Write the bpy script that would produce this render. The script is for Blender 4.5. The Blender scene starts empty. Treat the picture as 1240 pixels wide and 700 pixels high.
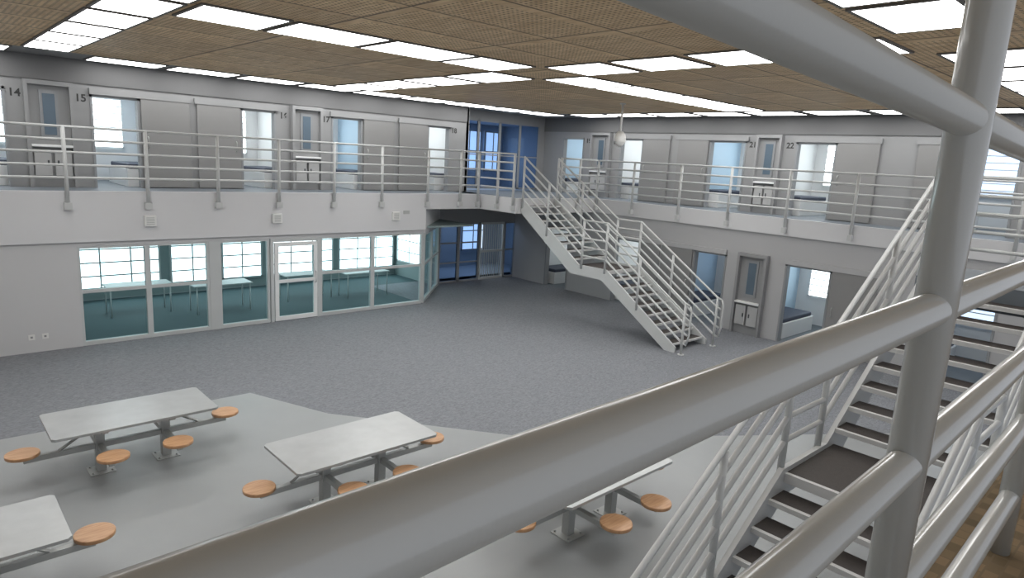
import bpy, math
from mathutils import Vector, Matrix
S=bpy.context.scene
COL=bpy.context.collection
G=-3.25
# ---------------------------------------------------------------- materials
def mat(name,col,rough=0.5,metal=0.0,var=0.0,vscale=6.0,bump=0.0,bscale=80.0,emit=None,es=0.0,spec=0.5,coat=0.0):
    m=bpy.data.materials.new(name); m.use_nodes=True
    nt=m.node_tree; b=nt.nodes["Principled BSDF"]
    b.inputs["Base Color"].default_value=(*col,1); b.inputs["Roughness"].default_value=rough
    b.inputs["Metallic"].default_value=metal; b.inputs["Specular IOR Level"].default_value=spec
    b.inputs["Coat Weight"].default_value=coat; b.inputs["Coat Roughness"].default_value=.10
    tc=nt.nodes.new("ShaderNodeTexCoord")
    if var>0:
        n=nt.nodes.new("ShaderNodeTexNoise"); n.inputs["Scale"].default_value=vscale; n.inputs["Detail"].default_value=4
        nt.links.new(tc.outputs["Object"],n.inputs["Vector"])
        mx=nt.nodes.new("ShaderNodeMix"); mx.data_type='RGBA'
        mx.inputs["A"].default_value=(*[c*(1-var) for c in col],1); mx.inputs["B"].default_value=(*[min(1,c*(1+var)) for c in col],1)
        nt.links.new(n.outputs["Fac"],mx.inputs["Factor"]); nt.links.new(mx.outputs["Result"],b.inputs["Base Color"])
    if bump>0:
        n2=nt.nodes.new("ShaderNodeTexNoise"); n2.inputs["Scale"].default_value=bscale
        nt.links.new(tc.outputs["Object"],n2.inputs["Vector"])
        bp=nt.nodes.new("ShaderNodeBump"); bp.inputs["Strength"].default_value=bump; bp.inputs["Distance"].default_value=0.01
        nt.links.new(n2.outputs["Fac"],bp.inputs["Height"]); nt.links.new(bp.outputs["Normal"],b.inputs["Normal"])
    if emit:
        b.inputs["Emission Color"].default_value=(*emit,1); b.inputs["Emission Strength"].default_value=es
    return m
def N(m,t): return m.node_tree.nodes.new(t)
M={}
M['rail']=mat("grey_gloss_rail",(0.52,0.53,0.51),0.30,0,0.05,3,0.03,90,coat=.8)
M['railfar']=mat("light_grey_rail",(0.54,0.55,0.545),0.4,0,0.03,3)
M['wall']=mat("white_grey_wall",(0.56,0.56,0.565),0.7,0,0.03,1.2,0.05,60)
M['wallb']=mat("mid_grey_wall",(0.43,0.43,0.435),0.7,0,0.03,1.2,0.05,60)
M['fascia']=mat("white_fascia",(0.64,0.64,0.65),0.65,0,0.03,1.0)
M['cellwall']=mat("grey_cell_wall",(0.275,0.277,0.28),0.6,0,0.04,1.5)
M['dimband']=mat("dimmed_wall_band",(0.15,0.15,0.152),0.6,0,0.04,1.5)  # cell wall grey darkened in colour to offset glare from the ceiling lights
M['door']=mat("grey_door_leaf",(0.24,0.238,0.236),0.5,0,0.04,2)
M['frame']=mat("grey_metal_frame",(0.26,0.27,0.28),0.45,0,0.03,3)
M['winframe']=mat("pale_window_frame",(0.52,0.54,0.54),0.45,0,0.03,3)
M['white']=mat("white_paint",(0.76,0.77,0.77),0.6,0,0.02,2)
M['hatch']=mat("pale_grey_hatch",(0.42,0.42,0.42),0.6,0,0.02,2)
M['bluewall']=mat("pale_blue_wall",(0.42,0.56,0.68),0.6,0,0.03,2)
M['soffit']=mat("grey_soffit",(0.24,0.24,0.24),0.7,0,0.03,1)
M['lframe']=mat("dark_light_frame",(0.16,0.15,0.14),0.6,0,0.03,1)
M['dark']=mat("dark_grey",(0.05,0.055,0.06),0.5,0,0.1,4)
M['tread']=mat("dark_tread_vinyl",(0.050,0.041,0.037),0.6,0,0.25,30,0.2,200)
M['nosing']=mat("pale_nosing_strip",(0.60,0.60,0.59),0.5,0,0.03,8)
M['steel']=mat("brushed_steel",(0.46,0.47,0.47),0.34,0.55,0.14,4,0.05,120)
M['steelleg']=mat("grey_steel_leg",(0.44,0.45,0.44),0.42,0.2,0.05,5)
M['mattress']=mat("dark_blue_mattress",(0.05,0.06,0.09),0.7,0,0.1,5)
M['cellfloor']=mat("cell_floor",(0.13,0.15,0.17),0.6,0,0.1,5)
M['glassdark']=mat("dark_glazing",(0.10,0.14,0.18),0.1,0,0.1,2)
M['plastic']=mat("white_plastic",(0.75,0.75,0.73),0.4,0,0.02,5)
M['black']=mat("black_number_paint",(0.03,0.03,0.03),0.5,0,0.05,5)
M['light']=mat("light_diffuser",(0.9,0.9,0.9),0.5,0,0.01,5,emit=(1.0,0.998,0.985),es=6.3)
M['day']=mat("daylight_pane",(0.8,0.9,0.95),0.3,0,0.02,2,emit=(0.88,0.98,1.0),es=3.2)
M['dayb']=mat("blue_daylight_pane",(0.5,0.6,0.8),0.2,0,0.02,2,emit=(0.60,0.76,0.95),es=1.3)
M['tealwall']=mat("teal_room_wall",(0.26,0.33,0.33),0.7,0,0.05,2)
M['tealfloor']=mat("teal_carpet",(0.045,0.09,0.10),0.85,0,0.2,20)
M['corr']=mat("corridor_blue_grey",(0.30,0.36,0.43),0.6,0,0.03,2)
M['tabtop']=mat("pale_grey_laminate",(0.50,0.53,0.53),0.5,0,0.03,4)
def wood():
    m=mat("orange_wood",(0.7,0.3,0.1),0.35)
    nt=m.node_tree;b=nt.nodes["Principled BSDF"]
    tc=N(m,"ShaderNodeTexCoord"); mp=N(m,"ShaderNodeMapping"); mp.inputs["Scale"].default_value=(2,14,2)
    n=N(m,"ShaderNodeTexNoise"); n.inputs["Scale"].default_value=2.0; n.inputs["Detail"].default_value=5
    cr=N(m,"ShaderNodeValToRGB"); cr.color_ramp.elements[0].position=.3; cr.color_ramp.elements[1].position=.7
    cr.color_ramp.elements[0].color=(0.43,0.22,0.105,1); cr.color_ramp.elements[1].color=(0.61,0.365,0.20,1)
    nt.links.new(tc.outputs["Object"],mp.inputs[0]); nt.links.new(mp.outputs[0],n.inputs["Vector"]); nt.links.new(n.outputs["Fac"],cr.inputs[0]); nt.links.new(cr.outputs[0],b.inputs["Base Color"])
    return m
M['wood']=wood()
def carpet():
    m=mat("blue_grey_carpet",(0.1,0.1,0.1),0.9,spec=0.2)
    nt=m.node_tree;b=nt.nodes["Principled BSDF"]
    tc=N(m,"ShaderNodeTexCoord"); mp=N(m,"ShaderNodeMapping"); mp.inputs["Scale"].default_value=(5,12,1); mp.inputs["Rotation"].default_value=(0,0,0.2)
    n=N(m,"ShaderNodeTexNoise"); n.inputs["Scale"].default_value=3.0; n.inputs["Detail"].default_value=3; n.inputs["Distortion"].default_value=1.0
    cr=N(m,"ShaderNodeValToRGB"); cr.color_ramp.elements[0].position=.3; cr.color_ramp.elements[1].position=.7
    cr.color_ramp.elements[0].color=(0.165,0.173,0.192,1); cr.color_ramp.elements[1].color=(0.262,0.273,0.295,1)
    n2=N(m,"ShaderNodeTexNoise"); n2.inputs["Scale"].default_value=150
    bp=N(m,"ShaderNodeBump"); bp.inputs["Strength"].default_value=.3; bp.inputs["Distance"].default_value=.01
    nt.links.new(tc.outputs["Object"],mp.inputs[0]); nt.links.new(mp.outputs[0],n.inputs["Vector"]); nt.links.new(n.outputs["Fac"],cr.inputs[0]); nt.links.new(cr.outputs[0],b.inputs["Base Color"])
    nt.links.new(tc.outputs["Object"],n2.inputs["Vector"]); nt.links.new(n2.outputs["Fac"],bp.inputs["Height"]); nt.links.new(bp.outputs[0],b.inputs["Normal"])
    return m
M['carpet']=carpet()
M['vinyl']=mat("light_grey_vinyl",(0.305,0.318,0.322),0.34,0,0.07,2.0,0.03,60)
def brown():
    m=mat("brown_patterned_carpet",(0.1,0.1,0.1),0.9,spec=0.2)
    nt=m.node_tree;b=nt.nodes["Principled BSDF"]
    tc=N(m,"ShaderNodeTexCoord"); br=N(m,"ShaderNodeTexBrick")
    br.inputs["Scale"].default_value=1.0; br.inputs["Brick Width"].default_value=.06; br.inputs["Row Height"].default_value=.04; br.inputs["Mortar Size"].default_value=.003
    br.inputs["Color1"].default_value=(0.27,0.19,0.11,1); br.inputs["Color2"].default_value=(0.14,0.105,0.06,1); br.inputs["Mortar"].default_value=(0.19,0.14,0.085,1)
    nt.links.new(tc.outputs["Object"],br.inputs["Vector"]); nt.links.new(br.outputs["Color"],b.inputs["Base Color"])
    return m
M['brown']=brown()
def ply():
    m=mat("perforated_plywood",(0.3,0.2,0.1),0.55)
    nt=m.node_tree;b=nt.nodes["Principled BSDF"]; L=nt.links.new
    tc=N(m,"ShaderNodeTexCoord")
    mp=N(m,"ShaderNodeMapping"); mp.inputs["Scale"].default_value=(6,1.8,1)
    n=N(m,"ShaderNodeTexNoise"); n.inputs["Scale"].default_value=1.3; n.inputs["Detail"].default_value=6; n.inputs["Distortion"].default_value=.8
    cr=N(m,"ShaderNodeValToRGB"); cr.color_ramp.elements[0].position=.3; cr.color_ramp.elements[1].position=.72
    cr.color_ramp.elements[0].color=(0.64,0.43,0.22,1); cr.color_ramp.elements[1].color=(0.93,0.71,0.43,1)
    L(tc.outputs["Object"],mp.inputs[0]); L(mp.outputs[0],n.inputs["Vector"]); L(n.outputs["Fac"],cr.inputs[0])
    br=N(m,"ShaderNodeTexBrick"); br.offset=0.0
    br.inputs["Scale"].default_value=1; br.inputs["Brick Width"].default_value=2.2; br.inputs["Row Height"].default_value=1.1; br.inputs["Mortar Size"].default_value=.02
    br.inputs["Color1"].default_value=(1,1,1,1); br.inputs["Color2"].default_value=(0.76,0.74,0.72,1); br.inputs["Mortar"].default_value=(0.22,0.19,0.17,1)
    L(tc.outputs["Object"],br.inputs["Vector"])
    mul=N(m,"ShaderNodeMix"); mul.data_type='RGBA'; mul.blend_type='MULTIPLY'; mul.inputs["Factor"].default_value=1
    L(cr.outputs[0],mul.inputs["A"]); L(br.outputs["Color"],mul.inputs["B"])
    sx=N(m,"ShaderNodeSeparateXYZ"); L(tc.outputs["Object"],sx.inputs[0])
    def slot(sock,period,width,op='LESS_THAN'):
        a=N(m,"ShaderNodeMath"); a.operation='DIVIDE'; L(sock,a.inputs[0]); a.inputs[1].default_value=period
        f=N(m,"ShaderNodeMath"); f.operation='FRACT'; L(a.outputs[0],f.inputs[0])
        g=N(m,"ShaderNodeMath"); g.operation=op; L(f.outputs[0],g.inputs[0]); g.inputs[1].default_value=width
        return g.outputs[0]
    def mulf(a,b_):
        mm=N(m,"ShaderNodeMath"); mm.operation='MULTIPLY'; L(a,mm.inputs[0]); L(b_,mm.inputs[1]); return mm.outputs[0]
    s=mulf(slot(sx.outputs["X"],.075,.42),slot(sx.outputs["Y"],.075,.42))
    s=mulf(s,mulf(slot(sx.outputs["X"],2.2,.08,'GREATER_THAN'),slot(sx.outputs["Y"],1.1,.14,'GREATER_THAN')))
    mx=N(m,"ShaderNodeMix"); mx.data_type='RGBA'; L(s,mx.inputs["Factor"]); L(mul.outputs["Result"],mx.inputs["A"]); mx.inputs["B"].default_value=(0.22,0.14,0.075,1)
    L(mx.outputs["Result"],b.inputs["Base Color"])
    return m
M['ply']=ply()
def glass(name,tint,gl=0.12):
    m=bpy.data.materials.new(name); m.use_nodes=True; nt=m.node_tree; nt.nodes.clear()
    o=N(m,"ShaderNodeOutputMaterial"); t=N(m,"ShaderNodeBsdfTransparent"); t.inputs[0].default_value=(*tint,1)
    g=N(m,"ShaderNodeBsdfGlossy"); g.inputs["Roughness"].default_value=.03; g.inputs["Color"].default_value=(.85,.95,1,1)
    mx=N(m,"ShaderNodeMixShader"); lw=N(m,"ShaderNodeLayerWeight"); lw.inputs[0].default_value=.25
    ml=N(m,"ShaderNodeMath"); ml.operation='MULTIPLY'; ml.inputs[1].default_value=gl*4
    nt.links.new(lw.outputs["Fresnel"],ml.inputs[0]); nt.links.new(ml.outputs[0],mx.inputs[0])
    nt.links.new(t.outputs[0],mx.inputs[1]); nt.links.new(g.outputs[0],mx.inputs[2]); nt.links.new(mx.outputs[0],o.inputs[0])
    return m
M['glass']=glass("teal_tinted_glass",(0.90,0.97,0.98),.12)
M['blueglass']=glass("blue_tinted_glass",(0.66,0.75,0.88),0.22)

# ---------------------------------------------------------------- mesh builder
class MB:
    def __init__(s): s.v=[]; s.f=[]; s.mi=[]; s.sm=[]
    def box(s,x0,x1,y0,y1,z0,z1,mi=0):
        if x0>x1:x0,x1=x1,x0
        if y0>y1:y0,y1=y1,y0
        if z0>z1:z0,z1=z1,z0
        i=len(s.v)
        s.v+=[(x0,y0,z0),(x1,y0,z0),(x1,y1,z0),(x0,y1,z0),(x0,y0,z1),(x1,y0,z1),(x1,y1,z1),(x0,y1,z1)]
        for f in [(0,3,2,1),(4,5,6,7),(0,1,5,4),(1,2,6,5),(2,3,7,6),(3,0,4,7)]:
            s.f.append(tuple(i+k for k in f)); s.mi.append(mi); s.sm.append(False)
        return s
    def prism(s,poly,z0,z1,mi=0,axis='z'):
        n=len(poly); i=len(s.v)
        for h in (z0,z1):
            for (a,b) in poly: s.v.append((a,b,h) if axis=='z' else ((a,h,b) if axis=='y' else (h,a,b)))
        fl=[tuple(i+k for k in range(n))[::-1],tuple(i+n+k for k in range(n))]
        for k in range(n): fl.append((i+k,i+(k+1)%n,i+n+(k+1)%n,i+n+k))
        for f in fl: s.f.append(f); s.mi.append(mi); s.sm.append(False)
        return s
    def tube(s,pts,r,seg=12,caps=True,mi=0,smooth=True):
        P=[Vector(p) for p in pts]; i0=len(s.v); n=len(P)
        t0=(P[1]-P[0]).normalized()
        ref=Vector((0,0,1)) if abs(t0.z)<.9 else Vector((0,1,0))
        for k in range(n):
            if k==0: t=P[1]-P[0]; sc=1
            elif k==n-1: t=P[-1]-P[-2]; sc=1
            else:
                a=(P[k]-P[k-1]).normalized(); b=(P[k+1]-P[k]).normalized(); t=a+b; sc=1/max(.5,(a.dot(t.normalized())))
            t=t.normalized(); u=t.cross(ref).normalized(); w=u.cross(t).normalized()
            for j in range(seg):
                an=2*math.pi*j/seg
                s.v.append(tuple(P[k]+u*math.cos(an)*r+w*math.sin(an)*r*sc))
        for k in range(n-1):
            for j in range(seg):
                a=i0+k*seg+j; b=i0+k*seg+(j+1)%seg
                s.f.append((a,b,b+seg,a+seg)); s.mi.append(mi); s.sm.append(smooth)
        if caps:
            s.f.append(tuple(i0+j for j in range(seg))[::-1]); s.mi.append(mi); s.sm.append(False)
            s.f.append(tuple(i0+(n-1)*seg+j for j in range(seg))); s.mi.append(mi); s.sm.append(False)
        return s
    def mesh(s,name,mats):
        me=bpy.data.meshes.new(name); me.from_pydata(s.v,[],s.f)
        for m in mats: me.materials.append(M[m])
        me.polygons.foreach_set("material_index",s.mi); me.polygons.foreach_set("use_smooth",s.sm)
        me.update()
        import bmesh
        bm=bmesh.new(); bm.from_mesh(me); bmesh.ops.recalc_face_normals(bm,faces=bm.faces); bm.to_mesh(me); bm.free()
        return me
def obj(name,mb,mats,parent=None,loc=(0,0,0),bevel=0,label=None):
    if isinstance(mats,str): mats=[mats]
    me=mb if isinstance(mb,bpy.types.Mesh) else mb.mesh(name,mats)
    o=bpy.data.objects.new(name,me); COL.objects.link(o); o.location=loc
    if parent: o.parent=parent
    if bevel>0:
        md=o.modifiers.new("bevel","BEVEL"); md.width=bevel; md.segments=2; md.limit_method='ANGLE'
    if label: o["label"]=label
    return o
def empty(name,loc,label,cat,group=None,rot=0):
    o=bpy.data.objects.new(name,None); COL.objects.link(o); o.location=loc; o.empty_display_size=.1
    o.rotation_euler=(0,0,rot)
    o["label"]=label; o["category"]=cat
    if group: o["group"]=group
    return o
def struct(o): o["kind"]="structure"; return o
def tag(o,label,cat,group=None):
    o["label"]=label; o["category"]=cat
    if group:o["group"]=group
    return o
def copy_tree(src,loc,rot=None):
    n=src.copy(); COL.objects.link(n); n.location=loc
    if rot is not None: n.rotation_euler=(0,0,rot)
    for c in list(src.children):
        k=c.copy(); COL.objects.link(k); k.parent=n
        for c2 in list(c.children):
            k2=c2.copy(); COL.objects.link(k2); k2.parent=k
    return n

# ---------------------------------------------------------------- floors and ceilings
XL=-4.5
def edgeY(x): return .405+.035*x      # edge of the camera-side walkway (runs slightly askew)
struct(obj("floor",MB().box(XL,17.1,-1.8,16.0,G-.1,G).box(11.3,18.2,16.0,19.0,G-.1,G),'carpet'))
mb=MB(); mb.prism([(XL,-1.8),(13.2,-1.8),(13.2,3.0),(10.21,4.96),(7.15,7.05),(5.02,9.75),(4.35,11.40),(XL,11.6)],G,G+.006)
struct(obj("floor",mb,'vinyl'))
struct(obj("floor",MB().box(XL,13.25,16.0,20.6,G-.1,G-.002),'tealfloor'))
E0,E1=edgeY(XL),edgeY(18.6)
struct(obj("floor",MB().prism([(XL,-1.6),(18.6,-1.6),(18.6,E1-.02),(XL,E0-.02)],-.004,.002),'brown'))
struct(obj("trim_1",MB().prism([(XL,-1.6),(18.6,-1.6),(18.6,E1),(XL,E0)],-.42,-.004).prism([(XL,E0-.02),(9.2,edgeY(9.2)-.02),(9.2,edgeY(9.2)),(XL,E0)],-.004,.006),'fascia'))
struct(obj("floor",MB().box(9.30,10.9,.75,2.55,-.3,0),'cellfloor'))
struct(obj("floor",MB().box(XL,14.0,16.0,17.6,-.1,0).box(13.4,18.6,14.35,17.6,-.1,0).box(17.0,18.6,1.15,14.35,-.1,0).box(14.0,18.6,17.6,18.5,-.1,0),'cellfloor'))
struct(obj("trim_2",MB().box(XL,11.3,15.93,16.0,-1.02,.03).box(11.3,13.4,15.93,16.0,-.42,.03).box(13.33,13.4,14.3,15.93,-.42,.03).box(13.4,17.0,14.28,14.35,-.42,.03).box(16.93,17.0,1.15,14.28,-.42,.03),'fascia'))
struct(obj("ceiling",MB().box(13.4,17.0,14.35,18.26,-.42,-.1).box(11.3,13.4,16.0,17.98,-.42,-.1),'soffit'))
struct(obj("ceiling",MB().box(XL,17.0,-1.6,16.3,2.76,2.9),'ply'))
struct(obj("ceiling",MB().box(XL,18.7,16.3,18.6,2.76,2.9).box(17.0,18.7,-1.6,16.3,2.76,2.9),'soffit'))
struct(obj("wall_left",MB().box(XL-.1,XL,-1.8,17.6,G,2.9),'wall'))
struct(obj("trim_4",MB().box(XL,14.0,17.56,17.6,2.26,2.76).box(18.56,18.6,-1.6,18.5,2.26,2.76),'dimband'))  # added band over the wall tops, coloured darker where the lights overbrighten them
# ---------------------------------------------------------------- local mapping helpers (u along wall, v depth into the wall)
class LM:
    def __init__(s,side,off): s.side=side; s.off=off
    def box(s,mb,u0,u1,v0,v1,z0,z1,mi=0):
        if s.side=='A': mb.box(u0,u1,s.off+v0,s.off+v1,z0,z1,mi)
        else: mb.box(s.off+v0,s.off+v1,u0,u1,z0,z1,mi)
        return mb
    def pt(s,u,v,z): return (u,s.off+v,z) if s.side=='A' else (s.off+v,u,z)
def frontwall(name,lm,u0,u1,z0,z1,ops,m,th=.15,lowfill=None):
    mb=MB(); cur=u0
    for (a,b,h) in sorted(ops):
        lm.box(mb,cur,a,0,th,z0,z1); lm.box(mb,a,b,0,th,z0+h,z1); cur=b
    lm.box(mb,cur,u1,0,th,z0,z1)
    return struct(obj(name,mb,m))
cnt={'door':0,'window':0}
def number(txt,lm,u,z,wall,size=.22):
    cu=bpy.data.curves.new("n","FONT"); cu.body=txt; cu.size=size; cu.extrude=.003; cu.align_x='CENTER'; cu.offset=.005
    t=bpy.data.objects.new("tmp",cu); COL.objects.link(t)
    bpy.context.view_layer.update()
    me=bpy.data.meshes.new_from_object(t); bpy.data.objects.remove(t)
    me.materials.clear(); me.materials.append(M['black'])
    o=bpy.data.objects.new("cell_number",me); COL.objects.link(o); o.parent=wall
    o.location=lm.pt(u,-.004,z)
    o.rotation_euler=(math.pi/2,0,0) if lm.side=='A' else (math.pi/2,0,-math.pi/2)
    o["label"]="black painted cell number %s beside doorway"%txt
def opening_frame(lm,a,b,z,h):
    mb=MB(); w=.05
    lm.box(mb,a,a+w,-.02,.17,z,z+h); lm.box(mb,b-w,b,-.02,.17,z,z+h); lm.box(mb,a,b,-.02,.17,z+h-w,z+h)
    cnt['door']+=1
    return struct(obj("door_%d"%cnt['door'],mb,'frame'))
def sliding(lm,a,b,z,h,track,m='cellwall'):
    cnt['door']+=1
    mb=MB(); lm.box(mb,a,b,-.065,-.02,z+.02,z+h)
    base=struct(obj("door_%d"%cnt['door'],mb,'door',bevel=.004))
    t=MB(); lm.box(t,track[0],track[1],-.08,-.001,z+h,z+h+.13); obj("track_cover",t,m,base)
    hd=MB(); u=b-.12 if track[1]>b+.3 else a+.12
    hd.tube([lm.pt(u,-.065,z+.95),lm.pt(u,-.11,z+.97),lm.pt(u,-.11,z+1.18),lm.pt(u,-.065,z+1.2)],.012,8); obj("handle",hd,'steelleg',base)
def window(lm,a,b,v,z0,z1,pane,nv=1,nh=1,fm='winframe',fw=.05,depth=.05):
    cnt['window']+=1
    mb=MB()
    lm.box(mb,a,b,v-depth,v+depth,z0,z0+fw); lm.box(mb,a,b,v-depth,v+depth,z1-fw,z1)
    lm.box(mb,a,a+fw,v-depth,v+depth,z0,z1); lm.box(mb,b-fw,b,v-depth,v+depth,z0,z1)
    for i in range(1,nv):
        u=a+(b-a)*i/nv; lm.box(mb,u-fw/2.5,u+fw/2.5,v-depth*.8,v+depth*.8,z0+fw,z1-fw)
    for i in range(1,nh):
        zz=z0+(z1-z0)*i/nh; lm.box(mb,a+fw,b-fw,v-depth*.7,v+depth*.7,zz-fw/2.5,zz+fw/2.5)
    w=struct(obj("window_%d"%cnt['window'],mb,fm))
    p=MB(); lm.box(p,a+fw,b-fw,v-.006,v+.006,z0+fw,z1-fw); obj("pane",p,pane,w)
    return w
def cell(lm,z,r0,r1,side,num,h=2.6,depth=3.0,pane='day',power=30):
    mb=MB()
    lm.box(mb,r0,r1,depth,depth+.08,z,z+h)
    lm.box(mb,r0-.04,r0,.15,depth,z,z+h)
    lm.box(mb,r1,r1+.04,.15,depth,z,z+h,1)
    lm.box(mb,r0,r1,.15,depth,z+h,z+h+.05)
    struct(obj("wall_cell",mb,['white',side]))
    f=MB(); lm.box(f,r0,r1,.0,depth,z-.1,z+.001); struct(obj("floor",f,'cellfloor'))
    window(lm,r1-1.45,r1-.35,depth-.06,z+.85,z+2.3,pane,1,8,'white',.035,.03)
    mid=(r1-.45); c=lm.pt(mid,1.3,z)
    e=empty("bunk_bed",c,"low white concrete bunk with dark mattress inside cell","bed","cell bunks")
    b=MB(); p=MB()
    def lb(mb_,u0,u1,v0,v1,z0,z1):
        if lm.side=='A': mb_.box(u0,u1,v0,v1,z0,z1)
        else: mb_.box(v0,v1,u0,u1,z0,z1)
    lb(b,-.44,.44,-.95,.95,0,.42); lb(p,-.40,.40,-.9,.9,.42,.54)
    obj("base",b,'white',e,bevel=.01); obj("mattress",p,'mattress',e,bevel=.03)
    L=bpy.data.lights.new("cell_light","AREA"); L.energy=power; L.size=.6; L.color=(.95,.98,1)
    lo=bpy.data.objects.new("cell_light",L); COL.objects.link(lo); lo.location=lm.pt((r0+r1)/2,1.5,z+h-.05)
def service_unit(lm,a,b,z):
    u=(a+b)/2; c=lm.pt(u,0,z)
    e=empty("service_cupboard",c,"grey service cupboard with narrow glazed slot and pale hatches","cupboard","service cupboards between cells")
    w=(b-a)/2
    def lb(mb_,u0,u1,v0,v1,z0,z1):
        if lm.side=='A': mb_.box(u0,u1,v0,v1,z0,z1)
        else: mb_.box(v0,v1,u0,u1,z0,z1)
        return mb_
    body=MB(); lb(body,-w,-w+.07,-.16,-.002,0,2.15); lb(body,w-.07,w,-.16,-.002,0,2.15); lb(body,-w+.07,w-.07,-.03,-.002,0,2.15); lb(body,-w,w,-.16,-.002,2.15,2.24)
    obj("body",body,'cellwall',e)
    wf=MB()
    lb(wf,-.17,.17,-.06,-.03,1.05,2.05); obj("slot_frame",wf,'frame',e)
    gl=MB(); lb(gl,-.11,.11,-.07,-.06,1.12,1.98); obj("slot_glass",gl,'glassdark',e)
    sh=MB(); lb(sh,-w+.07,w-.07,-.18,-.03,.86,.91); obj("shelf",sh,'white',e,bevel=.005)
    for s in (-1,1):
        hp=MB(); cx=s*(w-.07)/2; ww=(w-.07)/2-.03
        lb(hp,cx-ww,cx+ww,-.12,-.03,.25,.80); hh=obj("hatch",hp,'hatch',e,bevel=.006)
        kb=MB(); lb(kb,cx-s*(ww-.06)-.015,cx-s*(ww-.06)+.015,-.135,-.12,.48,.58); obj("latch",kb,'dark',hh)

A1=LM('A',17.6); B1=LM('B',18.6); B0=LM('B',17.0); A0=LM('A',16.0)
opsA=[(0.80,1.80),(3.31,4.30),(6.62,7.55),(9.15,10.14),(12.45,13.33)]
WA=frontwall("wall_back",A1,XL,14.1,0,2.76,[(a,b,2.05) for a,b in opsA],'cellwall')
for a,b in opsA: opening_frame(A1,a,b,0,2.05)
cell(A1,0,-.2,2.5,'bluewall',14); cell(A1,0,2.6,4.95,'bluewall',15); cell(A1,0,6.0,8.25,'white',16); cell(A1,0,8.35,10.95,'bluewall',17); cell(A1,0,11.6,13.92,'white',18)
sliding(A1,4.32,5.38,0,2.05,(3.3,5.4)); sliding(A1,5.55,6.60,0,2.05,(5.5,7.6)); sliding(A1,10.16,11.2,0,2.05,(9.1,11.25)); sliding(A1,11.38,12.43,0,2.05,(11.35,13.4))
service_unit(A1,2.10,2.98,0); service_unit(A1,7.95,8.83,0)
for t,u in (("14",1.96),("15",3.14),("16",7.76),("17",8.99),("18",13.5)): number(t,A1,u,1.88,WA)
opsB=[(16.45,17.5),(13.8,14.78),(10.07,11.3),(7.46,8.58),(3.4,4.4)]
WB=frontwall("wall_right",B1,-1.6,18.5,0,2.76,[(a,b,2.05) for a,b in opsB],'cellwall')
for a,b in opsB: opening_frame(B1,a,b,0,2.05)
cell(B1,0,15.5,18.4,'bluewall',19); cell(B1,0,13.1,15.4,'white',20); cell(B1,0,9.4,11.9,'bluewall',21); cell(B1,0,6.9,9.3,'white',22); cell(B1,0,2.9,5.4,'bluewall',23,pane='dayb')
sliding(B1,12.72,13.78,0,2.05,(12.7,14.8)); sliding(B1,11.32,12.40,0,2.05,(10.0,12.45)); sliding(B1,6.38,7.44,0,2.05,(6.35,8.6)); sliding(B1,4.42,5.5,0,2.05,(3.4,5.55))
service_unit(B1,15.15,16.05,0); service_unit(B1,8.95,9.72,0)
for t,u in (("19",16.25),("20",14.97),("21",9.88),("22",8.76),("23",3.25)): number(t,B1,u,1.88,WB)
opsL=[(15.4,16.5),(12.4,13.4),(9.4,10.46),(6.5,7.7),(3.0,4.1)]
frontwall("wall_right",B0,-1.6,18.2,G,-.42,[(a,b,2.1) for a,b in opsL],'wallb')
for a,b in opsL: opening_frame(B0,a,b,G,2.1)
cell(B0,G,14.6,17.2,'white',1,2.5,power=5); cell(B0,G,11.8,13.9,'white',2,2.5,power=10); cell(B0,G,8.75,11.4,'bluewall',3,2.5,pane='dayb',power=10); cell(B0,G,6.0,8.6,'bluewall',4,2.5,power=14); cell(B0,G,2.6,5.0,'bluewall',5,2.5,pane='dayb',power=10)
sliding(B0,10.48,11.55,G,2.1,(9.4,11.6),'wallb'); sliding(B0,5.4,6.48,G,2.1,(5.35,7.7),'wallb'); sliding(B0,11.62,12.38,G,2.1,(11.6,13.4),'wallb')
service_unit(B0,8.15,9.0,G)
# far corner glazing : upper and lower
AF=LM('A',18.5); AFL=LM('A',18.3)
struct(obj("wall_far",MB().box(14.0,14.12,17.6,18.5,0,2.76).box(14.0,18.6,18.5,18.6,2.45,2.76).box(14.0,14.35,18.5,18.6,0,2.45).box(18.3,18.6,18.5,18.6,0,2.45),'cellwall'))
for i,(a,b) in enumerate([(14.35,15.3),(15.3,16.3),(16.3,17.3),(17.3,18.3)]):
    window(AF,a,b,.04,0.05,2.45,'blueglass',1,2,'frame',.05,.03)
struct(obj("wall_far",MB().box(13.25,13.4,18.0,18.4,G,-.42).box(13.25,17.1,18.26,18.4,-1.15,-.42).box(17.6,18.2,18.26,18.4,G,-.42),'cellwall'))
for i,(a,b) in enumerate([(13.4,14.4),(14.4,15.35)]): window(AFL,a,b,0,G,-1.15,'blueglass',1,3,'frame',.06,.04)
window(AFL,16.55,17.1,0,G,-1.15,'blueglass',1,2,'frame',.06,.04)
e=empty("barred_gate",(15.95,18.3,G),"white vertical-bar security gate in far blue corridor","gate")
mb=MB(); mb.box(-.58,-.52,-.04,.04,0,2.1).box(.52,.58,-.04,.04,0,2.1).box(-.52,.52,-.04,.04,2.02,2.1).box(-.52,.52,-.04,.04,1.0,1.08).box(-.52,.52,-.04,.04,0.0,.08); obj("frame",mb,'winframe',e)
barm=MB().tube([(0,0,.04),(0,0,2.06)],.016,8).mesh("bar",['winframe'])
for i in range(9): obj("bar",barm,'winframe',e,loc=(-.42+i*.105,0,0))
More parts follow.
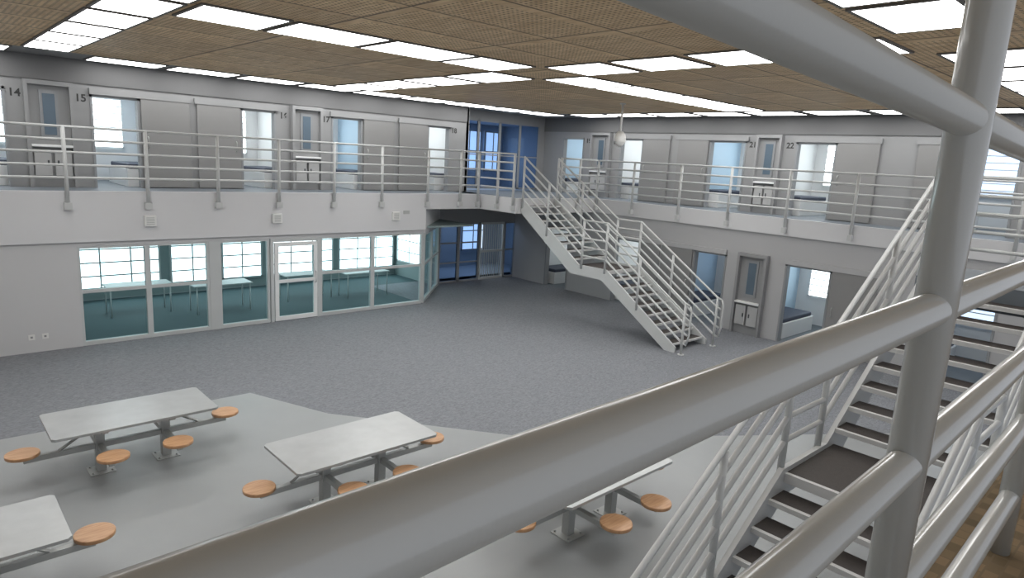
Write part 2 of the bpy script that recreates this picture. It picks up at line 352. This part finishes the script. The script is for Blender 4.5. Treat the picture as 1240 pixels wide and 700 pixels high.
struct(obj("wall_corridor",MB().box(14.0,18.7,21.0,21.1,-.3,2.7).box(13.4,18.7,21.0,21.1,G,-.3).box(18.7,18.75,18.6,21,G,2.7).box(13.35,13.4,18.6,21,G,-.4).box(14.0,18.7,18.6,21,-.3,-.02).box(14.0,18.7,18.6,21,2.45,2.5).box(13.4,18.7,18.4,21,G-.1,G),'corr'))
CL=LM('A',20.9)
for (a,b,z0,z1) in [(14.6,15.7,.6,2.2),(16.2,17.4,.6,2.2),(17.6,18.5,.6,2.2),(14.4,15.6,-2.6,-1.0),(16.6,17.8,-2.6,-1.0)]:
    window(CL,a,b,0,z0,z1,'dayb',2,2,'frame',.05,.03)
for z in (2.3,-.6):
    L=bpy.data.lights.new("corridor_light","AREA"); L.energy=26; L.size=1.2; L.color=(.84,.92,1)
    lo=bpy.data.objects.new("corridor_light",L); COL.objects.link(lo); lo.location=(16,19.7,z)
# ---------------------------------------------------------------- glazed room
struct(obj("wall_back",MB().box(XL,2.6,16.0,16.15,G,-1.02).box(2.6,11.3,16.0,16.12,-1.12,-1.02),'wall'))
struct(obj("wall_glazed_room",MB().box(XL,13.3,20.6,20.7,G,-1.0).box(2.4,2.5,16.15,20.6,G,-1.0).box(13.25,13.35,18.45,20.6,G,-.42).box(XL,13.3,16.15,20.6,-1.0,-.95),'tealwall'))
def bay(a,b,trans=(),v=.06,lm=A0):
    z0=G+.0; z1=-1.12
    cnt['window']+=1; fw=.055; d=.05
    mb=MB(); lm.box(mb,a,a+fw,v-d,v+d,z0,z1); lm.box(mb,b-fw,b,v-d,v+d,z0,z1); lm.box(mb,a+fw,b-fw,v-d,v+d,z0,z0+.09); lm.box(mb,a+fw,b-fw,v-d,v+d,z1-.05,z1)
    for t in trans: lm.box(mb,a+fw,b-fw,v-d*.9,v+d*.9,t-.035,t+.035)
    w=struct(obj("window_%d"%cnt['window'],mb,'winframe'))
    p=MB(); lm.box(p,a+fw,b-fw,v-.005,v+.005,z0+.09,z1-.05); obj("pane",p,'glass',w)
bay(2.6,3.92,(-2.08,)); bay(3.92,5.22,(-2.08,)); struct(obj("trim_3",MB().box(5.22,5.44,16.0,16.12,G,-1.12),'winframe'))
bay(5.44,6.66); bay(8.02,9.6,(-2.08,)); bay(9.6,11.28,(-2.08,))
cnt['door']+=1
mb=MB(); 
for bx in [(6.68,6.76,15.99,16.12,G,-1.12),(7.94,8.02,15.99,16.12,G,-1.12),(6.76,7.94,15.99,16.12,-1.2,-1.12)]: mb.box(*bx)
dr=struct(obj("door_%d"%cnt['door'],mb,'winframe'))
mb=MB()
for bx in [(6.78,6.88,15.97,16.03,G+.02,-1.22),(7.82,7.92,15.97,16.03,G+.02,-1.22),(6.88,7.82,15.97,16.03,-1.32,-1.22),(6.88,7.82,15.97,16.03,G+.02,G+.13),(6.88,7.82,15.98,16.02,-2.25,-2.17)]: mb.box(*bx)
lf=obj("leaf",mb,'white',dr); obj("pane",MB().box(6.88,7.82,15.995,16.005,G+.13,-1.32),'glass',dr)
obj("handle",MB().tube([(7.86,15.96,-2.3),(7.86,15.92,-2.28),(7.86,15.92,-2.02),(7.86,15.96,-2.0)],.014,8),'steel',lf)
for k in range(2):
    cnt['window']+=1
    L_=1.38; o=struct(obj("window_%d"%cnt['window'],MB().box(0,.06,-.05,.05,0,2.13).box(L_-.06,L_,-.05,.05,0,2.13).box(.06,L_-.06,-.05,.05,0,.09).box(.06,L_-.06,-.05,.05,2.05,2.13).box(.06,L_-.06,-.04,.04,1.13,1.2),'winframe'))
    o.location=(11.33+k*L_*.7071,16.06+k*L_*.7071,G); o.rotation_euler=(0,0,math.radians(45))
    p=obj("pane",MB().box(.06,L_-.06,-.005,.005,.09,2.05),'glass',o)
o=struct(obj("wall_angled",MB().box(0,2.8,-.04,.04,-1.12,-.42),'fascia')); o.location=(11.3,16.0,0); o.rotation_euler=(0,0,math.radians(45))
RB=LM('A',20.5)
for (a,b) in [(3.1,5.35),(5.6,6.85),(7.05,8.3),(8.5,10.75),(10.95,13.15)]:
    window(RB,a,b,.04,-2.95,-1.12,'day',3 if b-a>1.3 else 2,5,'winframe',.05,.04)
window(LM('B',13.2),18.75,20.3,0,-2.7,-1.12,'day',2,4,'winframe',.05,.04)
for (x,y) in [(4.0,18.2),(7.0,18.2),(10.2,18.2)]:
    L=bpy.data.lights.new("room_light","AREA"); L.energy=18; L.size=1.2; L.color=(.92,1,1)
    lo=bpy.data.objects.new("room_light",L); COL.objects.link(lo); lo.location=(x,y,-1.1)
def small_table():
    e=empty("meeting_table",(6.1,17.9,G),"pale-topped table with thin steel legs inside glazed room","table","tables inside glazed room")
    obj("table_top",MB().box(-.75,.75,-.33,.33,.725,.755),'tabtop',e,bevel=.005)
    lm_=MB().tube([(0,0,0),(0,0,.725)],.018,10).mesh("leg",['tabtop'])
    for sx in(-1,1):
        for sy in(-1,1): obj("leg",lm_,'tabtop',e,loc=(sx*.68,sy*.28,0))
    return e
t=small_table()
for x,y in [(8.7,18.3),(10.4,17.9),(4.3,18.6)]: copy_tree(t,(x,y,G))
# ---------------------------------------------------------------- wall fittings
def intercom(x,z):
    e=empty("wall_speaker",(x,15.93,z),"small white square speaker box on white fascia","speaker","fascia speakers")
    obj("housing",MB().box(-.12,.12,-.07,-.001,-.12,.12),'plastic',e,bevel=.01)
    g=MB()
    for i in range(5): g.box(-.08,.08,-.076,-.07,-.075+i*.034,-.06+i*.034)
    obj("grille",g,'steelleg',e)
for x,z in ((3.98,-.60),(6.82,-.60),(10.25,-.60)): intercom(x,z)
o=obj("wall_label_plate",MB().box(-.10,.10,-.012,0,-.05,.05),'steelleg',loc=(10.62,15.93,-.5)); tag(o,"small grey plate on white fascia","sign")
for x in (1.72,1.95):
    e=empty("power_outlet",(x,16.0,-2.93),"white power outlet low on white wall","outlet","wall outlets")
    obj("faceplate",MB().box(-.055,.055,-.012,-.001,-.055,.055),'plastic',e,bevel=.003)
    obj("socket",MB().box(-.02,.02,-.016,-.012,-.02,.02),'frame',e)
# ---------------------------------------------------------------- railings
def railing(P,Q,z,posts,heights,label,rp=.038,rr=.025,pb=-.32,m='railfar',name="railing",tops={},segs={}):
    P=Vector((*P,z)); Q=Vector((*Q,z)); d=(Q-P).normalized()
    e=empty(name,P,label,"railing")
    for k,s in enumerate(posts):
        top=tops.get(k,heights[0])
        p=d*s
        mb=MB().tube([(p.x,p.y,pb),(p.x,p.y,top)],rp,28)
        if m!='rail':
            if pb>-.05: mb.tube([(p.x,p.y,pb),(p.x,p.y,pb+.012)],rp*2,20)
            else: mb.box(p.x-.07,p.x+.07,p.y-.045,p.y+.045,pb-.02,pb+.12)
        obj("post",mb,m,e)
    for i,h in enumerate(heights):
        if i in segs:
            for (s0,h0,s1,h1,r_) in segs[i]:
                a=d*s0+Vector((0,0,h0)); b=d*s1+Vector((0,0,h1)); obj("rail",MB().tube([tuple(a),tuple(b)],r_,32),m,e)
        else: obj("rail",MB().tube([(0,0,h),tuple((Q-P)+Vector((0,0,h)))],rr,32),m,e)
    return e
H=[1.30,1.05,.80,.55,.30]; HB=[1.26,1.01,.77,.52,.28]
railing((XL+.1,15.87),(13.23,15.87),0,[x-(XL+.1) for x in (-3.4,-1.9,-.45,1.03,2.49,3.96,5.43,6.87,8.34,9.77,11.3,12.5,13.19)],H,"long pale grey tubular guard railing along white walkway edge")
railing((13.28,15.87),(13.28,14.33),0,[.8,1.5],H,"short pale grey tubular railing return at stair head")
railing((15.08,14.22),(16.80,14.22),0,[0.04,.9],HB,"short pale grey tubular railing beside stair head")
railing((16.87,14.22),(16.87,1.3),0,[0,1.45,3.15,4.75,6.4,8.05,9.7,11.3,12.8],HB,"long pale grey tubular guard railing before grey cell fronts")
KY=.024
def nrY(x): return .285+KY*(x-1.16)
NX0=XL+.1; q=math.sqrt(1+KY*KY)
ps=[(x-NX0)*q for x in (-3.34,-1.84,-.34,1.16,2.50,4.0,5.66,7.4,9.05)]
railing((NX0,nrY(NX0)),(9.1,nrY(9.1)),0,ps,[1.243,.960,.705,.45,.195],"thick glossy grey tubular railing beside brown walkway",rp=.030,rr=.0262,pb=0.0,m='rail',tops={3:2.755,0:1.295,1:1.295,2:1.295,4:1.21},
  segs={0:[(0,1.295,ps[2],1.295,.026),(ps[2],1.295,ps[5],1.145,.026),(ps[5],1.145,ps[8]+.05,1.145,.026)]})
railing((9.36,2.5),(10.80,2.5),0,[0.1,.75,1.40],HB,"pale grey tubular railing on stair head platform",pb=0)
railing((10.86,2.4),(10.86,.85),0,[.7,1.5],HB,"pale grey tubular railing across stair head platform",pb=0)
# ---------------------------------------------------------------- stairs (local: ascend +x)
g=.28; L=1.1; rh=3.25/18; W=1.44
def staircase(loc,rot,label):
    e=empty("staircase",loc,label,"staircase",rot=rot)
    w=W/2-.05
    tm=MB(); tm.box(.035,g+.02,-w,w,-.006,0,0); tm.box(0,g+.02,-w,w,-.04,-.006,0); tm.box(-.010,.035,-w,w,-.045,.003,1)
    me=tm.mesh("tread",['tread','nosing'])
    for i in range(8): obj("tread",me,'tread',e,loc=(i*g,0,(i+1)*rh))
    for i in range(8): obj("tread",me,'tread',e,loc=(8*g+L+i*g,0,(10+i)*rh))
    lm_=MB(); x0=8*g; z=9*rh
    lm_.box(x0+.035,x0+L+.02,-w,w,z-.006,z,0).box(x0,x0+L+.02,-w,w,z-.08,z-.006,1).box(x0-.010,x0+.035,-w,w,z-.09,z+.003,1)
    obj("landing",lm_,['tread','nosing'],e)
    x1=8*g+L; x2=16*g+L
    for s in (-1,1):
        y0=s*(W/2-.05); y1=s*(W/2)
        lo=[( -.12,0),(.18,0),(x0+.1,z-.24),(x1+.12,z-.24),(x2+.0,3.25-.38),(x2+.0,3.25+.03),(x2-.05,3.25+.03),(x1-g*.6,z+.05),(x0-.05,z+.05),(-.12,.14)]
        obj("stringer",MB().prism(lo,min(y0,y1),max(y0,y1),axis='y'),'railfar',e)
        yr=s*(W/2+.0)
        for h in [1.27,1.03,.79,.55,.31]:
            pts=[(-.42,yr,h-.05),(-.28,yr,h),(x0-.0,yr,z+h),(x1-g,yr,z+h),(x2-.04,yr,3.22+h)]
            obj("handrail",MB().tube(pts,.026,12),'railfar',e)
        obj("rail_end",MB().tube([(-.42,yr,1.22),(-.47,yr,1.1),(-.47,yr,.5),(-.42,yr,.3)],.024,10),'railfar',e)
        for (px,pz0,pz1) in [(-.30,0,1.27),(x0*.5,z*.5+.0,z*.5+1.27+.06),(x0,z-.05,z+1.27),(x1-g,z-.05,z+1.27),((x1+x2)/2,2.3,z+1.27+1.625*.56),(x2-.06,3.0,3.25+1.23)]:
            mb=MB().tube([(px,yr,pz0),(px,yr,pz1)],.033,16)
            if pz0==0: mb.tube([(px,yr,0),(px,yr,.015)],.08,16)
            obj("post",mb,'railfar',e)
    return e
staircase((14.25,14.27-(16*g+L),G),math.pi/2,"pale grey steel staircase with dark treads descending from corner walkway")
staircase((9.29-(16*g+L),1.76,G),0,"pale grey steel staircase with dark treads and white nosings beside railing")
# ---------------------------------------------------------------- tables
def dining():
    e=empty("dining_table",(2.07,9.65,G+.006),"rectangular stainless steel table with fixed round orange wood stools","table","fixed dining tables")
    c=.04; w,d=.98,.50
    poly=[(-w+c,-d),(w-c,-d),(w,-d+c),(w,d-c),(w-c,d),(-w+c,d),(-w,d-c),(-w,-d+c)]
    obj("table_top",MB().prism(poly,.715,.75),'steel',e,bevel=.004)
    obj("under_frame",MB().box(-.85,.85,-.04,.04,.655,.714).box(-.44,-.36,-.40,.40,.655,.714).box(.36,.44,-.40,.40,.655,.714),'steelleg',e,bevel=.004)
    pm=MB().box(-.055,.055,-.055,.055,.012,.655).box(-.15,.15,-.15,.15,0,.012)
    for sx in(-1,1):
        for sy in(-1,1): pm.tube([(sx*.11,sy*.11,.012),(sx*.11,sy*.11,.035)],.014,8)
    pme=pm.mesh("pedestal",['steelleg'])
    for s in(-1,1): obj("pedestal",pme,'steelleg',e,loc=(s*.40,0,0),bevel=.003)
    obj("long_arm",MB().box(-1.23,-.455,-.035,.035,.33,.40).box(.455,1.23,-.035,.035,.33,.40).box(-.345,.345,-.035,.035,.33,.40),'steelleg',e,bevel=.004)
    for s in(-1,1):
        obj("cross_arm",MB().box(s*.40-.035,s*.40+.035,-.70,-.056,.33,.40).box(s*.40-.035,s*.40+.035,.056,.70,.33,.40),'steelleg',e,bevel=.004)
        obj("brace",MB().tube([(s*.46,0,.64),(s*.85,0,.40)],.02,4,smooth=False),'steelleg',e)
    ss=MB().tube([(0,0,.425),(0,0,.468)],.185,40); sme=ss.mesh("stool_seat",['wood'])
    su=MB().tube([(0,0,.395),(0,0,.425)],.06,16); sue=su.mesh("seat_mount",['steelleg'])
    for (x,y) in [(-1.23,0),(1.23,0),(-.38,-.68),(.38,-.68),(-.38,.68),(.38,.68)]:
        k=obj("stool_seat",sme,'wood',e,loc=(x,y,0),bevel=.008); 
        obj("seat_mount",sue,'steelleg',k)
    return e
d=dining()
for x,y in [(4.03,7.13),(5.98,4.74),(-.08,7.2)]: copy_tree(d,(x,y,G+.006))
# ---------------------------------------------------------------- ceiling lights
def cl(x0,x1,y0,y1,z,proto={}):
    sx=round(x1-x0,2); sy=round(y1-y0,2)
    if (sx,sy) not in proto:
        a,b=sx/2,sy/2; f=.045
        fm=MB().box(-a,a,-b,-b+f,-.022,0).box(-a,a,b-f,b,-.022,0).box(-a,-a+f,-b+f,b-f,-.022,0).box(a-f,a,-b+f,b-f,-.022,0).mesh("frame",['lframe'])
        dm=MB().box(-a+f,a-f,-b+f,b-f,-.022,-.004).mesh("diffuser",['light'])
        proto[(sx,sy)]=(fm,dm)
    fm,dm=proto[(sx,sy)]
    e=empty("ceiling_light",((x0+x1)/2,(y0+y1)/2,z),"flat white rectangular fluorescent light panel set in ceiling","ceiling light","ceiling light panels")
    obj("frame",fm,'lframe',e); obj("diffuser",dm,'light',e)
ZC=2.76
gp=.03
for a,b in [(2.8,4.0),(4.0,5.5),(5.5,7.1),(7.1,8.4),(9.65,11.2),(11.2,13.05),(13.05,15.0),(15.0,16.75)]: cl(a+gp,b-gp,8.65,9.8,ZC)
for a,b in [(3.0,4.4),(4.4,5.8),(5.8,7.2),(7.2,8.6),(9.85,11.5),(11.5,13.1),(13.1,14.7),(14.7,16.25)]: cl(8.45,9.6,a+gp+.05,b-gp-.05,ZC)
for i in range(10):
    if 1.5+i*1.6<3.0: continue
    cl(1.5+i*1.6+gp+.05,3.1+i*1.6-gp-.05,16.33,17.3,ZC)
for x in (-3.8,-2.2,-.6): cl(x+gp+.05,x+1.6-gp-.05,16.33,17.3,ZC)
cl(1.05,1.85,16.33,17.3,ZC)
for i in range(9): cl(17.03,18.1,1.6+i*1.6+gp+.08,3.2+i*1.6-gp-.08,ZC)
for i in range(6):
    y=7.4+i*1.46
    cl(1.95,2.75,y+gp,y+1.4-gp,ZC)
for y in (3.0,4.45,5.9): cl(1.95,2.75,y+gp,y+1.4-gp,ZC)
for i in range(9):
    x=4.0+i*1.45
    if abs(x+.7-9.07)>.6: cl(x+gp,x+1.4-gp,1.95,2.9,ZC)
cl(1.95,2.75,2.0,2.85,ZC)
for i in range(4): cl(-3.8+i*1.4,-2.5+i*1.4,8.65,9.8,ZC)
e=empty("dome_camera",(14.3,11.4,2.76),"white hanging dome security camera on ceiling drop pole","camera")
obj("pole",MB().tube([(0,0,0),(0,0,-.75)],.03,12).tube([(0,0,0),(0,0,-.03)],.08,16),'plastic',e)
def lathe(mb,prof,seg=20):
    i0=len(mb.v)
    for r_,z_ in prof:
        for j in range(seg):
            a=2*math.pi*j/seg; mb.v.append((r_*math.cos(a),r_*math.sin(a),z_))
    for k in range(len(prof)-1):
        for j in range(seg):
            a=i0+k*seg+j;b=i0+k*seg+(j+1)%seg
            mb.f.append((a,b,b+seg,a+seg)); mb.mi.append(0); mb.sm.append(True)
    return mb
obj("housing",lathe(MB(),[(.0,-.72),(.07,-.73),(.13,-.80),(.16,-.88),(.16,-1.0)]),'plastic',e)
obj("dome",lathe(MB(),[(.14,-1.0),(.125,-1.04),(.09,-1.09),(.04,-1.12),(.001,-1.125)]),'plastic',e)
# ---------------------------------------------------------------- world & camera
w=bpy.data.worlds.new("world"); S.world=w; w.use_nodes=True
w.node_tree.nodes["Background"].inputs[0].default_value=(.88,.92,1,1); w.node_tree.nodes["Background"].inputs[1].default_value=.7
e_=1.15; f=800.0; p=math.atan(157/800); r=math.atan(0.056); psi=math.radians(46.9)
fwd=Vector((math.cos(psi)*math.cos(p),math.sin(psi)*math.cos(p),-math.sin(p)))
r0=Vector((math.sin(psi),-math.cos(psi),0)); u0=r0.cross(fwd)
R=r0*math.cos(r)+u0*math.sin(r); U=u0*math.cos(r)-r0*math.sin(r)
cd=bpy.data.cameras.new("camera"); co=bpy.data.objects.new("camera",cd); COL.objects.link(co)
mt=Matrix((R,U,-fwd)).transposed().to_4x4(); mt.translation=Vector((0,0,e_)); co.matrix_world=mt
cd.sensor_width=36; cd.sensor_fit='HORIZONTAL'; cd.lens=f/1240*36; cd.clip_start=.02
S.camera=co
S.view_settings.view_transform='Standard'
